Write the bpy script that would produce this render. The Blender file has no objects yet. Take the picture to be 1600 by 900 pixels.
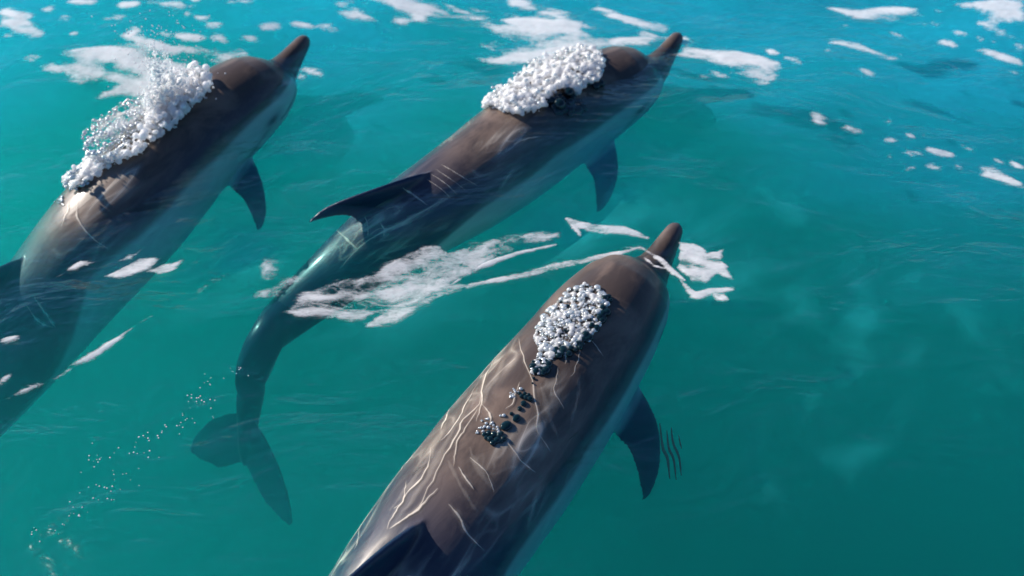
import bpy, bmesh, math, random
import numpy as np
from mathutils import Vector, Matrix
from mathutils.bvhtree import BVHTree

R = math.radians
random.seed(7)
rng = np.random.default_rng(7)
scn = bpy.context.scene
col = scn.collection

# ------------------------------------------------------------------ camera
CAM_H, PITCH, FPX = 2.3, R(45), 2000.0
cam_d = bpy.data.cameras.new('camera')
cam = bpy.data.objects.new('camera', cam_d)
col.objects.link(cam)
cam.location = (0, 0, CAM_H)
cam.rotation_euler = (R(90) - PITCH, 0, 0)
cam_d.sensor_width = 36
cam_d.lens = 36 * FPX / 1600
cam_d.clip_start, cam_d.clip_end = 0.05, 2000
cam_d.dof.use_dof = True
cam_d.dof.focus_distance = 2.95
cam_d.dof.aperture_fstop = 2.4
scn.camera = cam

# ------------------------------------------------------------------ sky, sun
SUN_EL, SUN_AZ = R(29), math.atan2(0.46, -0.88)      # azimuth measured from +x, anticlockwise
sun_vec = Vector((math.cos(SUN_EL) * math.cos(SUN_AZ), math.cos(SUN_EL) * math.sin(SUN_AZ), math.sin(SUN_EL)))
w = bpy.data.worlds.new('World')
scn.world = w
w.use_nodes = True
nt = w.node_tree
sky = nt.nodes.new('ShaderNodeTexSky')
sky.sky_type = 'NISHITA'
sky.sun_disc = False
sky.sun_elevation = SUN_EL
sky.dust_density = 0.0
sky.air_density = 1.0
sky.ozone_density = 10.0
sky.sun_rotation = math.pi / 2 - SUN_AZ
nt.nodes['Background'].inputs['Strength'].default_value = 0.08
nt.links.new(sky.outputs[0], nt.nodes['Background'].inputs['Color'])
sd = bpy.data.lights.new('sun', 'SUN')
sd.energy = 5.0
sd.angle = R(0.5)
sd.color = (1.0, 0.93, 0.84)
so = bpy.data.objects.new('sun', sd)
col.objects.link(so)
so.rotation_euler = sun_vec.to_track_quat('Z', 'Y').to_euler()
scn.view_settings.view_transform = 'Standard'
scn.view_settings.look = 'None'
scn.view_settings.gamma = 1
scn.view_settings.exposure = 0.50
cy = scn.cycles
cy.volume_bounces = 6
cy.max_bounces = 12
cy.transparent_max_bounces = 16
cy.use_denoising = True
cy.caustics_reflective = False

# ------------------------------------------------------------------ helpers
SP, CP = math.sin(PITCH), math.cos(PITCH)
EYE = Vector((0, 0, CAM_H))

def ray(px, py):
    u, v = (px - 800) / FPX, (py - 450) / FPX
    return Vector((u, CP - v * SP, -SP - v * CP))

def at(px, py, z=0.0):
    d = ray(px, py)
    return EYE + d * ((z - CAM_H) / d.z)

def at_np(P, z=0.0):
    return np.array([list(at(p[0], p[1], z)) for p in P])

def tag(o, label=None, cat=None, group=None, kind=None):
    for k, v in (('label', label), ('category', cat), ('group', group), ('kind', kind)):
        if v:
            o[k] = v
    return o

def link(name, verts, faces, mat, parent=None, smooth=True):
    me = bpy.data.meshes.new(name)
    me.from_pydata([tuple(v) for v in verts], [], [tuple(f) for f in faces])
    me.update()
    if smooth:
        me.polygons.foreach_set('use_smooth', [True] * len(me.polygons))
    if mat:
        me.materials.append(mat)
    o = bpy.data.objects.new(name, me)
    col.objects.link(o)
    if parent:
        o.parent = parent
    return o

def fattr(o, name, vals):
    a = o.data.attributes.new(name, 'FLOAT', 'POINT')
    a.data.foreach_set('value', np.asarray(vals, dtype=np.float32))

# gradient noise on numpy arrays
_perm = rng.permutation(512)
_ga = rng.random(512) * 2 * math.pi

def pnoise(x, y):
    xi, yi = np.floor(x).astype(int), np.floor(y).astype(int)
    xf, yf = x - xi, y - yi
    def g(ix, iy, fx, fy):
        h = _perm[(_perm[ix & 511] + iy) & 511]
        return np.cos(_ga[h]) * fx + np.sin(_ga[h]) * fy
    s = lambda t: t * t * t * (t * (t * 6 - 15) + 10)
    u, v = s(xf), s(yf)
    a = g(xi, yi, xf, yf) * (1 - u) + g(xi + 1, yi, xf - 1, yf) * u
    b = g(xi, yi + 1, xf, yf - 1) * (1 - u) + g(xi + 1, yi + 1, xf - 1, yf - 1) * u
    return (a * (1 - v) + b * v) * 1.5

def fbm(x, y, n=4, gain=0.5):
    s, a = 0, 1.0
    for k in range(n):
        s = s + a * pnoise(x * 2 ** k + 17.3 * k, y * 2 ** k + 5.7 * k)
        a *= gain
    return s

def sstep(a, b, x):
    t = np.clip((x - a) / (b - a), 0, 1)
    return t * t * (3 - 2 * t)

def wave(x, y):
    """Height of the sea surface."""
    x, y = np.asarray(x, float), np.asarray(y, float)
    h = 0.030 * np.sin(1.5 * x + 2.4 * y + 0.6 + 0.8 * pnoise(x * .6, y * .6))
    h = h + 0.014 * np.sin(-2.2 * x + 5.1 * y + 1.1 * pnoise(x * 1.1, y * 1.1 + 4))
    h = h + 0.016 * pnoise(x * 1.9 + 3, y * 3.1) + 0.004 * pnoise(x * 5.1, y * 8.3)
    h = h * sstep(400, 30, np.hypot(x, y))
    # low ridge of water thrown up on the far side of the nearest dolphin's head
    return h - 0.012

# ------------------------------------------------------------------ materials
def mat(name):
    m = bpy.data.materials.new(name)
    m.use_nodes = True
    m.node_tree.nodes.clear()
    N, L = m.node_tree.nodes, m.node_tree.links
    out = N.new('ShaderNodeOutputMaterial')
    return m, N, L, out

def nnoise(N, L, scale, detail=4, rough=.5, vec=None, dist=0):
    n = N.new('ShaderNodeTexNoise')
    n.inputs['Scale'].default_value = scale
    n.inputs['Detail'].default_value = detail
    n.inputs['Roughness'].default_value = rough
    n.inputs['Distortion'].default_value = dist
    if vec is not None:
        L.new(vec, n.inputs['Vector'])
    return n

def mapped(N, L, scale=(1, 1, 1), rot=(0, 0, 0)):
    g = N.new('ShaderNodeNewGeometry')
    mp = N.new('ShaderNodeMapping')
    mp.inputs['Scale'].default_value = scale
    mp.inputs['Rotation'].default_value = rot
    L.new(g.outputs['Position'], mp.inputs['Vector'])
    return mp.outputs[0]

def ramp(N, L, src, a, b):
    r = N.new('ShaderNodeMapRange')
    r.interpolation_type = 'SMOOTHSTEP'
    r.inputs['From Min'].default_value = a
    r.inputs['From Max'].default_value = b
    L.new(src, r.inputs['Value'])
    return r.outputs[0]

def attr(N, name):
    a = N.new('ShaderNodeAttribute')
    a.attribute_name = name
    return a.outputs['Fac']

def mixc(N, L, fac, a, b):
    m = N.new('ShaderNodeMix')
    m.data_type = 'RGBA'
    if isinstance(fac, (int, float)):
        m.inputs[0].default_value = fac
    else:
        L.new(fac, m.inputs[0])
    for i, c in ((6, a), (7, b)):
        if isinstance(c, tuple):
            m.inputs[i].default_value = (*c, 1)
        else:
            L.new(c, m.inputs[i])
    return m.outputs[2]

def math_(N, L, op, a, b):
    m = N.new('ShaderNodeMath')
    m.operation = op
    for i, v in enumerate((a, b)):
        if isinstance(v, (int, float)):
            m.inputs[i].default_value = v
        else:
            L.new(v, m.inputs[i])
    return m.outputs[0]

# --- sea water: clear mirror-like skin over a body of turquoise scattering water
def water_mat():
    m, N, L, out = mat('sea_water')
    tr = N.new('ShaderNodeBsdfTransparent')
    gl = N.new('ShaderNodeBsdfGlossy')
    gl.inputs['Roughness'].default_value = 0.13
    fr = N.new('ShaderNodeFresnel')
    # the same mirror strength seen from above and from below (light goes straight through here)
    gb = N.new('ShaderNodeNewGeometry')
    ior = N.new('ShaderNodeMapRange')
    ior.inputs['To Min'].default_value = 1.5
    ior.inputs['To Max'].default_value = 1 / 1.5
    L.new(gb.outputs['Backfacing'], ior.inputs['Value'])
    L.new(ior.outputs[0], fr.inputs['IOR'])
    n1 = nnoise(N, L, 1.0, 4, .5, mapped(N, L, (2.6, 5.0, 2.6), (0, 0, R(-18))), .6)
    n2 = nnoise(N, L, 1.0, 2, .5, mapped(N, L, (13, 24, 13), (0, 0, R(25))), .4)
    s = math_(N, L, 'ADD', n1.outputs[0], math_(N, L, 'MULTIPLY', n2.outputs[0], 0.14))
    b = N.new('ShaderNodeBump')
    b.inputs['Strength'].default_value = 0.58
    b.inputs['Distance'].default_value = 0.08
    L.new(s, b.inputs['Height'])
    L.new(b.outputs[0], gl.inputs['Normal'])
    L.new(b.outputs[0], fr.inputs['Normal'])
    mx = N.new('ShaderNodeMixShader')
    L.new(fr.outputs[0], mx.inputs[0])
    L.new(tr.outputs[0], mx.inputs[1])
    L.new(gl.outputs[0], mx.inputs[2])
    L.new(mx.outputs[0], out.inputs['Surface'])
    vs = N.new('ShaderNodeVolumeScatter')
    vs.inputs['Color'].default_value = (0.10, 0.80, 0.84, 1)
    vs.inputs['Density'].default_value = 0.66
    vs.inputs['Anisotropy'].default_value = 0.72
    va = N.new('ShaderNodeVolumeAbsorption')
    va.inputs['Color'].default_value = (0.0, 0.955, 0.945, 1)
    va.inputs['Density'].default_value = 1.75
    ad = N.new('ShaderNodeAddShader')
    L.new(vs.outputs[0], ad.inputs[0])
    L.new(va.outputs[0], ad.inputs[1])
    L.new(ad.outputs[0], out.inputs['Volume'])
    return m

def skin_mat():
    m, N, L, out = mat('dolphin_skin')
    p = N.new('ShaderNodeBsdfPrincipled')
    tc = N.new('ShaderNodeTexCoord')
    rest = N.new('ShaderNodeAttribute')
    rest.attribute_name = 'rest'
    mp = N.new('ShaderNodeMapping')
    mp.inputs['Scale'].default_value = (3.0, 5.5, 5.5)
    L.new(rest.outputs['Vector'], mp.inputs['Vector'])
    n1 = nnoise(N, L, 1.4, 5, .6, mp.outputs[0], .8)
    c = mixc(N, L, ramp(N, L, n1.outputs[0], .38, .64), (0.066, 0.047, 0.039), (0.165, 0.116, 0.090))
    c = mixc(N, L, attr(N, 'dark'), c, (0.006, 0.018, 0.050))
    pale = mixc(N, L, ramp(N, L, n1.outputs[0], .3, .7), (0.44, 0.45, 0.42), (0.58, 0.57, 0.53))
    c = mixc(N, L, attr(N, 'flank'), c, (0.22, 0.21, 0.19))
    c = mixc(N, L, attr(N, 'belly'), c, pale)
    c = mixc(N, L, attr(N, 'patch'), c, (0.02, 0.02, 0.026))
    L.new(c, p.inputs['Base Color'])
    p.inputs['Roughness'].default_value = 0.42
    p.inputs['Specular IOR Level'].default_value = 0.3
    p.inputs['Coat Weight'].default_value = 0.25            # the film of sea water on wet skin
    p.inputs['Coat IOR'].default_value = 1.33
    p.inputs['Coat Roughness'].default_value = 0.16
    # faint rake marks and skin folds
    mp2 = N.new('ShaderNodeMapping')
    mp2.inputs['Scale'].default_value = (14, 26, 26)
    mp2.inputs['Rotation'].default_value = (0, 0, R(20))
    L.new(rest.outputs['Vector'], mp2.inputs['Vector'])
    n2 = nnoise(N, L, 1.0, 3, .55, mp2.outputs[0], 1.2)
    b = N.new('ShaderNodeBump')
    b.inputs['Strength'].default_value = 0.10
    b.inputs['Distance'].default_value = 0.01
    L.new(n2.outputs[0], b.inputs['Height'])
    L.new(b.outputs[0], p.inputs['Normal'])
    L.new(p.outputs[0], out.inputs['Surface'])
    return m

def cover_mat(name, colr, maxa=1.0, gloss=.25, lace=False, glow=.22, sss=0):
    m, N, L, out = mat(name)
    p = N.new('ShaderNodeBsdfPrincipled')
    n = nnoise(N, L, 1.0, 5, .6, mapped(N, L, (30, 44, 30)))
    c = mixc(N, L, ramp(N, L, n.outputs[0], .3, .7), tuple(v * .86 for v in colr), colr)
    L.new(c, p.inputs['Base Color'])
    p.inputs['Roughness'].default_value = .45
    p.inputs['Specular IOR Level'].default_value = gloss
    if sss:                                                                # light soaks through wet froth
        p.inputs['Subsurface Weight'].default_value = 1
        p.inputs['Subsurface Radius'].default_value = (1, 1, 1)
        p.inputs['Subsurface Scale'].default_value = sss
    b = N.new('ShaderNodeBump')
    b.inputs['Strength'].default_value = .25
    b.inputs['Distance'].default_value = .01
    L.new(n.outputs[0], b.inputs['Height'])
    L.new(b.outputs[0], p.inputs['Normal'])
    tr = N.new('ShaderNodeBsdfTransparent')
    mx = N.new('ShaderNodeMixShader')
    cov = attr(N, 'cover')
    if lace:                                                               # filaments and holes where the cover thins out
        vec = mapped(N, L, (1, 2.2, 1), (0, 0, R(-14)))
        hole = None
        for sc, wt in ((9, 1.5), (24, 1.1), (60, .6)):
            q = nnoise(N, L, sc, 3, .55, vec, 1.0)
            d = math_(N, L, 'MULTIPLY', math_(N, L, 'ABSOLUTE', math_(N, L, 'SUBTRACT', q.outputs[0], .5), 0), wt * 3)
            hole = d if hole is None else math_(N, L, 'ADD', hole, d)
        thin = math_(N, L, 'SUBTRACT', 1.25, cov)
        cov = ramp(N, L, math_(N, L, 'SUBTRACT', cov, math_(N, L, 'MULTIPLY', math_(N, L, 'MULTIPLY', hole, thin), .55)), 0.0, .85)
    L.new(math_(N, L, 'MULTIPLY', cov, maxa), mx.inputs[0])
    L.new(tr.outputs[0], mx.inputs[1])
    tl = N.new('ShaderNodeBsdfTranslucent')
    L.new(c, tl.inputs['Color'])
    m2 = N.new('ShaderNodeMixShader')
    m2.inputs[0].default_value = glow
    L.new(p.outputs[0], m2.inputs[1])
    L.new(tl.outputs[0], m2.inputs[2])
    L.new(m2.outputs[0], mx.inputs[2])
    L.new(mx.outputs[0], out.inputs['Surface'])
    return m

def bubble_mat(name, white, clear):
    m, N, L, out = mat(name)
    gl = N.new('ShaderNodeBsdfGlossy')
    gl.inputs['Roughness'].default_value = .12
    tr = N.new('ShaderNodeBsdfTransparent')
    tr.inputs['Color'].default_value = (.86, .93, .93, 1)
    df = N.new('ShaderNodeBsdfDiffuse')
    df.inputs['Color'].default_value = (.92, .94, .94, 1)
    lw = N.new('ShaderNodeLayerWeight')
    lw.inputs['Blend'].default_value = .42
    a = N.new('ShaderNodeMixShader')
    a.inputs[0].default_value = clear
    L.new(df.outputs[0], a.inputs[1])
    L.new(tr.outputs[0], a.inputs[2])
    b = N.new('ShaderNodeMixShader')
    L.new(math_(N, L, 'ADD', math_(N, L, 'MULTIPLY', lw.outputs['Facing'], .6), 1 - white), b.inputs[0])
    L.new(a.outputs[0], b.inputs[1])
    L.new(gl.outputs[0], b.inputs[2])
    L.new(b.outputs[0], out.inputs['Surface'])
    return m

def plain(name, c, rough=.3):
    m, N, L, out = mat(name)
    p = N.new('ShaderNodeBsdfPrincipled')
    n = nnoise(N, L, 60, 3)
    cc = mixc(N, L, n.outputs[0], tuple(v * .8 for v in c), c)
    L.new(cc, p.inputs['Base Color'])
    p.inputs['Roughness'].default_value = rough
    L.new(p.outputs[0], out.inputs['Surface'])
    return m

M_WATER, M_SKIN = water_mat(), skin_mat()
M_FOAM = cover_mat('sea_foam', (.93, .91, .92))
M_LACE = cover_mat('reflection_and_spray', (.93, .91, .92), .9, lace=True)  # white of the painted surface reflections, and of the spray sheets
M_FROTH = cover_mat('froth', (.985, .98, .98), .94, .5, glow=.35, sss=.02)
M_HAZE = cover_mat('air_and_reflection', (.12, .80, .84), .55, 0)  # airy water under the wakes; also paints the reflected blotches
M_BLUE = cover_mat('sky_reflection_blue', (.06, .62, .98), .55, 0)  # blue sky reflections painted as a layer in the far water
M_CAUSTIC = cover_mat('painted_caustics', (.96, .84, .70), 1.0, .5)  # pale colour painted for caustic light lines
M_BUB = bubble_mat('bubble_skin', .85, .6)
M_DARKBUB = plain('dark_reflecting_bubble', (.004, .018, .022), .06)  # dark water mirrored in the bubbles, painted as their colour
M_EYE = plain('eye_black', (.012, .012, .014), .08)
M_DARKREFL = plain('dark_reflection', (.004, .03, .035), .1)  # dark colour of the reflections painted beside the flipper

# ------------------------------------------------------------------ the sea
def axis(lo, hi, step, far, grow=1.35):
    c = list(np.arange(lo, hi + step / 2, step))
    s, a = step, hi
    while a < far:
        s *= grow
        a += s
        c.append(a)
    s, a, pre = step, lo, []
    while a > -far:
        s *= grow
        a -= s
        pre.append(a)
    return np.array(pre[::-1] + c)

def build_water():
    xs, ys = axis(-3.0, 3.0, .025, 500), axis(.6, 5.4, .025, 500)
    X, Y = np.meshgrid(xs, ys)
    Z = wave(X, Y)
    nx, ny = len(xs), len(ys)
    V = np.stack([X, Y, Z], -1).reshape(-1, 3)
    idx = np.arange(nx * ny).reshape(ny, nx)
    F = np.stack([idx[:-1, :-1], idx[:-1, 1:], idx[1:, 1:], idx[1:, :-1]], -1).reshape(-1, 4).tolist()
    # closed down to the bottom of the modelled water
    rim = list(idx[0, :]) + list(idx[1:, -1]) + list(idx[-1, :-1][::-1]) + list(idx[1:-1, 0][::-1])
    n0 = len(V)
    low = V[rim].copy()
    low[:, 2] = -14
    V = np.vstack([V, low])
    k = len(rim)
    for i in range(k):
        j = (i + 1) % k
        F.append([rim[j], rim[i], n0 + i, n0 + j])
    F.append([n0 + i for i in range(k)][::-1])
    o = link('water', V, F, M_WATER)
    tag(o, 'clear turquoise sea water with gentle ripples around the three dolphins', kind='structure')
    return o
build_water()

# ------------------------------------------------------------------ dolphins
LEN = 2.35
PROF = np.array([
    # t     hw     top    bottom
    (.0000, .004, -.030, -.042),
    (.0030, .017, -.017, -.053),
    (.0090, .023, -.010, -.060),
    (.0220, .028, -.003, -.068),
    (.0450, .037, .008, -.081),
    (.0600, .047, .016, -.092),
    (.0650, .058, .026, -.100),
    (.0720, .081, .058, -.112),
    (.0840, .104, .090, -.124),
    (.1050, .128, .121, -.140),
    (.1320, .148, .147, -.157),
    (.1720, .171, .169, -.178),
    (.2200, .186, .186, -.197),
    (.2800, .203, .202, -.211),
    (.3500, .212, .212, -.215),
    (.4300, .208, .212, -.208),
    (.5200, .187, .197, -.190),
    (.6000, .157, .174, -.165),
    (.6800, .120, .146, -.135),
    (.7600, .083, .118, -.106),
    (.8400, .051, .090, -.078),
    (.9000, .034, .066, -.055),
    (.9500, .026, .042, -.036),
    (.9800, .018, .024, -.020),
    (.9900, .004, .006, -.004)])

def loft(rings):
    """rings: list of (n,3) arrays, closed at both ends with caps."""
    V = np.vstack(rings)
    n = len(rings[0])
    F = []
    for i in range(len(rings) - 1):
        for j in range(n):
            k = (j + 1) % n
            F.append((i * n + j, i * n + k, (i + 1) * n + k, (i + 1) * n + j))
    F.append(tuple(range(n))[::-1])
    b = (len(rings) - 1) * n
    F.append(tuple(b + j for j in range(n)))
    return V, F

def body_shape():
    ts = np.concatenate([np.linspace(0, .1, 46), np.linspace(.105, .99, 90)])
    hw = np.interp(ts, PROF[:, 0], PROF[:, 1])
    top = np.interp(ts, PROF[:, 0], PROF[:, 2])
    bot = np.interp(ts, PROF[:, 0], PROF[:, 3])
    k = np.array([.25, .5, .25])
    for a in (hw, top, bot):
        for _ in range(4):
            a[46:-1] = .25 * a[45:-2] + .5 * a[46:-1] + .25 * a[47:]
    rings = []
    th = np.linspace(0, 2 * math.pi, 48, endpoint=False)
    for t, h, a, b in zip(ts, hw, top, bot):
        c, s = np.cos(th), np.sin(th)
        e = 0.94
        y = h * np.sign(c) * np.abs(c) ** e
        zc = (a + b) / 2 + .08 * (a - b) * 0
        z = zc + (a - b) / 2 * np.sign(s) * np.abs(s) ** e
        rings.append(np.stack([np.full_like(y, t * LEN), y, z], -1))
    return loft(rings)

def fin(sections, thick_dir, n=20):
    """sections: (leading edge point, trailing edge point, half thickness)."""
    rings = []
    for le, te, th in sections:
        le, te = np.array(le, float), np.array(te, float)
        u = np.concatenate([np.linspace(0, 1, n // 2, endpoint=False), np.linspace(1, 0, n // 2, endpoint=False)])
        sg = np.array([1] * (n // 2) + [-1] * (n // 2))
        prof = np.sqrt(np.clip(u, 0, 1)) * (1 - u) ** .8 * 2.0 + .0
        rings.append(le + np.outer(u, te - le) + np.outer(sg * (prof * th + .0015), thick_dir))
    return loft(rings)

def interp_secs(secs, m=14):
    secs = [np.concatenate([np.array(a, float), np.array(b, float), [c]]) for a, b, c in secs]
    A = np.array(secs)
    k = np.arange(len(A))
    q = np.linspace(0, len(A) - 1, m)
    # Catmull-Rom through the sections
    P = np.vstack([2 * A[0] - A[1], A, 2 * A[-1] - A[-2]])
    out = []
    for s in q:
        i = min(int(s), len(A) - 2)
        f = s - i
        p0, p1, p2, p3 = P[i], P[i + 1], P[i + 2], P[i + 3]
        v = .5 * (2 * p1 + (p2 - p0) * f + (2 * p0 - 5 * p1 + 4 * p2 - p3) * f * f + (3 * p1 - p0 - 3 * p2 + p3) * f ** 3)
        out.append((v[:3], v[3:6], max(v[6], .004)))
    return out

def dolphin_rest(pec_spread=1.25):
    parts = [body_shape()]
    X = lambda t: t * LEN
    # dorsal fin, swept back
    d = [((X(0.458), 0, .165), (X(0.578), 0, .13), .030),
         ((X(0.486), 0, .225), (X(0.566), 0, .20), .022),
         ((X(0.518), 0, .280), (X(0.574), 0, .262), .016),
         ((X(0.548), 0, .322), (X(0.590), 0, .308), .011),
         ((X(0.578), 0, .350), (X(0.603), 0, .340), .008),
         ((X(0.606), 0, .362), (X(0.612), 0, .358), .006)]
    parts.append(fin(interp_secs(d, 18), (0, 1, 0)))
    # flippers
    for s in (1, -1):
        q = pec_spread
        f = [((X(.166), s * .120, -.100), (X(.234), s * .110, -.115), .022),
             ((X(.178), s * .180, -.125), (X(.244), s * .165, -.140), .020),
             ((X(.198), s * (.180 + .07 * q), -.165), (X(.250), s * (.165 + .058 * q), -.173), .016),
             ((X(.224), s * (.180 + .115 * q), -.200), (X(.262), s * (.165 + .098 * q), -.204), .012),
             ((X(.250), s * (.180 + .142 * q), -.228), (X(.277), s * (.165 + .132 * q), -.231), .009),
             ((X(.276), s * (.180 + .152 * q), -.250), (X(.288), s * (.165 + .155 * q), -.252), .006)]
        r0 = np.array([X(.200), s * .115, -.108])
        f = [(r0 + (np.array(a_) - r0) * .86, r0 + (np.array(b_) - r0) * .86, c_) for a_, b_, c_ in f]
        parts.append(fin(interp_secs(f, 18), (0, s * -.6, -.8)))
    # flukes
    for s in (1, -1):
        k = [((X(.900), 0, .004), (X(.985), 0, .004), .022),
             ((X(.905), s * .035, .004), (X(.995), s * .030, .004), .019),
             ((X(.920), s * .115, .006), (X(1.018), s * .100, .006), .016),
             ((X(.945), s * .190, .010), (X(1.030), s * .175, .010), .012),
             ((X(.980), s * .245, .014), (X(1.030), s * .235, .014), .009),
             ((X(1.016), s * .275, .018), (X(1.028), s * .271, .018), .006)]
        parts.append(fin(interp_secs(k, 16), (0, 0, 1)))
    V, F, n = [], [], 0
    for v, f in parts:
        V.append(v)
        F += [tuple(i + n for i in q) for q in f]
        n += len(v)
    me = bpy.data.meshes.new('dolphin_rest')
    me.from_pydata(np.vstack(V).tolist(), [], F)
    bm = bmesh.new()
    bm.from_mesh(me)
    bmesh.ops.recalc_face_normals(bm, faces=bm.faces)
    bm.to_mesh(me)
    bm.free()
    o = bpy.data.objects.new('dolphin_rest', me)
    col.objects.link(o)
    r = o.modifiers.new('union', 'REMESH')
    r.mode = 'VOXEL'
    r.voxel_size = .0062
    r.adaptivity = 0
    s = o.modifiers.new('soften', 'SMOOTH')
    s.factor = .5
    s.iterations = 5
    dg = bpy.context.evaluated_depsgraph_get()
    dg.update()
    out = bpy.data.meshes.new_from_object(o.evaluated_get(dg))
    bpy.data.objects.remove(o)
    bpy.data.meshes.remove(me)
    return out

REST = dolphin_rest()
nv = len(REST.vertices)
RV = np.empty(nv * 3)
REST.vertices.foreach_get('co', RV)
RV = RV.reshape(-1, 3)
RF = [tuple(p.vertices) for p in REST.polygons]

def patterns(V):
    """Skin pattern as a function of where a point lies on the resting body."""
    t, y, z = V[:, 0] / LEN, V[:, 1], V[:, 2]
    hw = np.interp(t, PROF[:, 0], PROF[:, 1])
    top = np.interp(t, PROF[:, 0], PROF[:, 2])
    bot = np.interp(t, PROF[:, 0], PROF[:, 3])
    rel = (z - (top + bot) / 2) / np.maximum((top - bot) / 2, .004)         # -1 belly .. 1 back
    onbody = sstep(1.22, 1.08, np.hypot(y / np.maximum(hw, .01), rel))
    wob = .05 * np.sin(t * 21 + 1) + .03 * np.sin(t * 47)
    edge = .29 + wob * .6 + .30 * sstep(.25, .10, t) * 0 - .95 * sstep(.44, .62, t)
    belly = sstep(edge + .03, edge - .10, rel) * onbody
    flank = sstep(edge + .22, edge + .02, rel) * onbody * .5
    beak = sstep(.070, .058, t)
    belly = belly * (1 - beak * .9)
    flank = flank * (1 - beak)
    # darkness: tail stock, fins, beak tip, and a cape that paints shade down the flanks
    dark = .92 * sstep(.385, .53, t) + .5 * sstep(.86, .5, rel) * sstep(.07, .12, t) + .9 * (1 - onbody) + .35 * sstep(.03, .0, t)
    dark = np.clip(dark + .28 * sstep(.9, 1.0, rel) * 0, 0, 1)
    # dark ring at the beak's root, dark patch round the eye, stripe to the flipper
    patch = .85 * np.exp(-((t - .0640) / .0032) ** 2) * sstep(-.5, .2, rel)
    ex, ez = (t - .128) / .013, (z + .030) / .018
    patch = np.maximum(patch, .9 * np.exp(-(ex ** 2 + ez ** 2)) * (np.abs(y) > .05))
    mouth = np.exp(-((z - (-.046 - .25 * sstep(.06, .115, t) * .06)) / .006) ** 2) * (t < .115) * .9
    patch = np.maximum(patch, mouth)
    ln = np.exp(-(((z + .04) + (t - .13) * 1.0) / .014) ** 2) * sstep(.12, .14, t) * sstep(.24, .2, t) * .45 * onbody
    patch = np.maximum(patch, ln)
    return dict(belly=belly, flank=flank, dark=dark, patch=np.clip(patch, 0, 1))

def catmull(P, n=60):
    P = np.array(P, float)
    Q = np.vstack([2 * P[0] - P[1], P, 2 * P[-1] - P[-2]])
    out = []
    for i in range(len(P) - 1):
        p0, p1, p2, p3 = Q[i:i + 4]
        for f in np.linspace(0, 1, n, endpoint=False):
            out.append(.5 * (2 * p1 + (p2 - p0) * f + (2 * p0 - 5 * p1 + 4 * p2 - p3) * f * f + (3 * p1 - p0 - 3 * p2 + p3) * f ** 3))
    out.append(P[-1])
    return np.array(out)

def pose(V, spine, scale, roll=0.0, width=1.0):
    C = catmull(spine)
    for _ in range(170):                                                    # soften the kinks between the points
        C[1:-1] = .25 * C[:-2] + .5 * C[1:-1] + .25 * C[2:]
    seg = np.linalg.norm(np.diff(C, axis=0), axis=1)
    S = np.concatenate([[0], np.cumsum(seg)])
    T = np.gradient(C, axis=0)
    T /= np.linalg.norm(T, axis=1)[:, None]
    s = np.clip(V[:, 0] * scale, 0, None)
    over = np.maximum(s - S[-1], 0)
    Pc = np.stack([np.interp(s, S, C[:, k]) for k in range(3)], -1)
    Tc = np.stack([np.interp(s, S, T[:, k]) for k in range(3)], -1)
    Tc /= np.linalg.norm(Tc, axis=1)[:, None]
    Pc = Pc + Tc * over[:, None]
    U = np.array([0, 0, 1.0])
    Zc = U - Tc * (Tc @ U)[:, None]
    Zc /= np.linalg.norm(Zc, axis=1)[:, None]
    Yc = np.cross(Zc, Tc)
    if np.any(roll):
        r = np.interp(V[:, 0] / LEN, [0, .2, .6, 1], roll)[:, None]
        Zc, Yc = Zc * np.cos(r) + Yc * np.sin(r), Yc * np.cos(r) - Zc * np.sin(r)
    g = np.interp(V[:, 0] / LEN, [0, .06, .13, .2, .3, .4, .5, .6, .8, 1], width) if np.ndim(width) else width
    return Pc + Yc * (V[:, 1] * scale * g)[:, None] + Zc * (V[:, 2] * scale * g)[:, None], S[-1]

def icos(sub=1):
    bm = bmesh.new()
    bmesh.ops.create_icosphere(bm, subdivisions=sub, radius=1)
    v = np.array([x.co[:] for x in bm.verts])
    f = [tuple(x.index for x in y.verts) for y in bm.faces]
    bm.free()
    return v, f
ICO1, ICO2 = icos(1), icos(2)

PAT = patterns(RV)

def make_dolphin(spine_px, scale, label, roll=(0, 0, 0, 0), width=1.0):
    spine = [list(at(*p)) if len(p) == 3 else list(p[:3]) for p in spine_px]
    W, total = pose(RV, spine, scale, roll, width)
    base = W.mean(0)
    root = bpy.data.objects.new('dolphin', None)
    col.objects.link(root)
    root.location = base
    tag(root, label, 'dolphin', 'dolphins swimming side by side')
    o = link('body', W - base, RF, M_SKIN, root)
    for k, v in PAT.items():
        fattr(o, k, v)
    a = o.data.attributes.new('rest', 'FLOAT_VECTOR', 'POINT')
    a.data.foreach_set('vector', RV.astype(np.float32).ravel())
    # eyes
    for s in (1, -1):
        ev = ICO2[0] * np.array([.016, .009, .012]) + np.array([.128 * LEN, s * .1235, -.032])
        E, _ = pose(ev, spine, scale, roll, width)
        link('eye', E - base, ICO2[1], M_EYE, root)
    bvh = BVHTree.FromPolygons([tuple(v) for v in W], RF)
    print('dolphin spine', round(total, 2), 'needs', round(scale * LEN, 2))
    return root, bvh, spine

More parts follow.
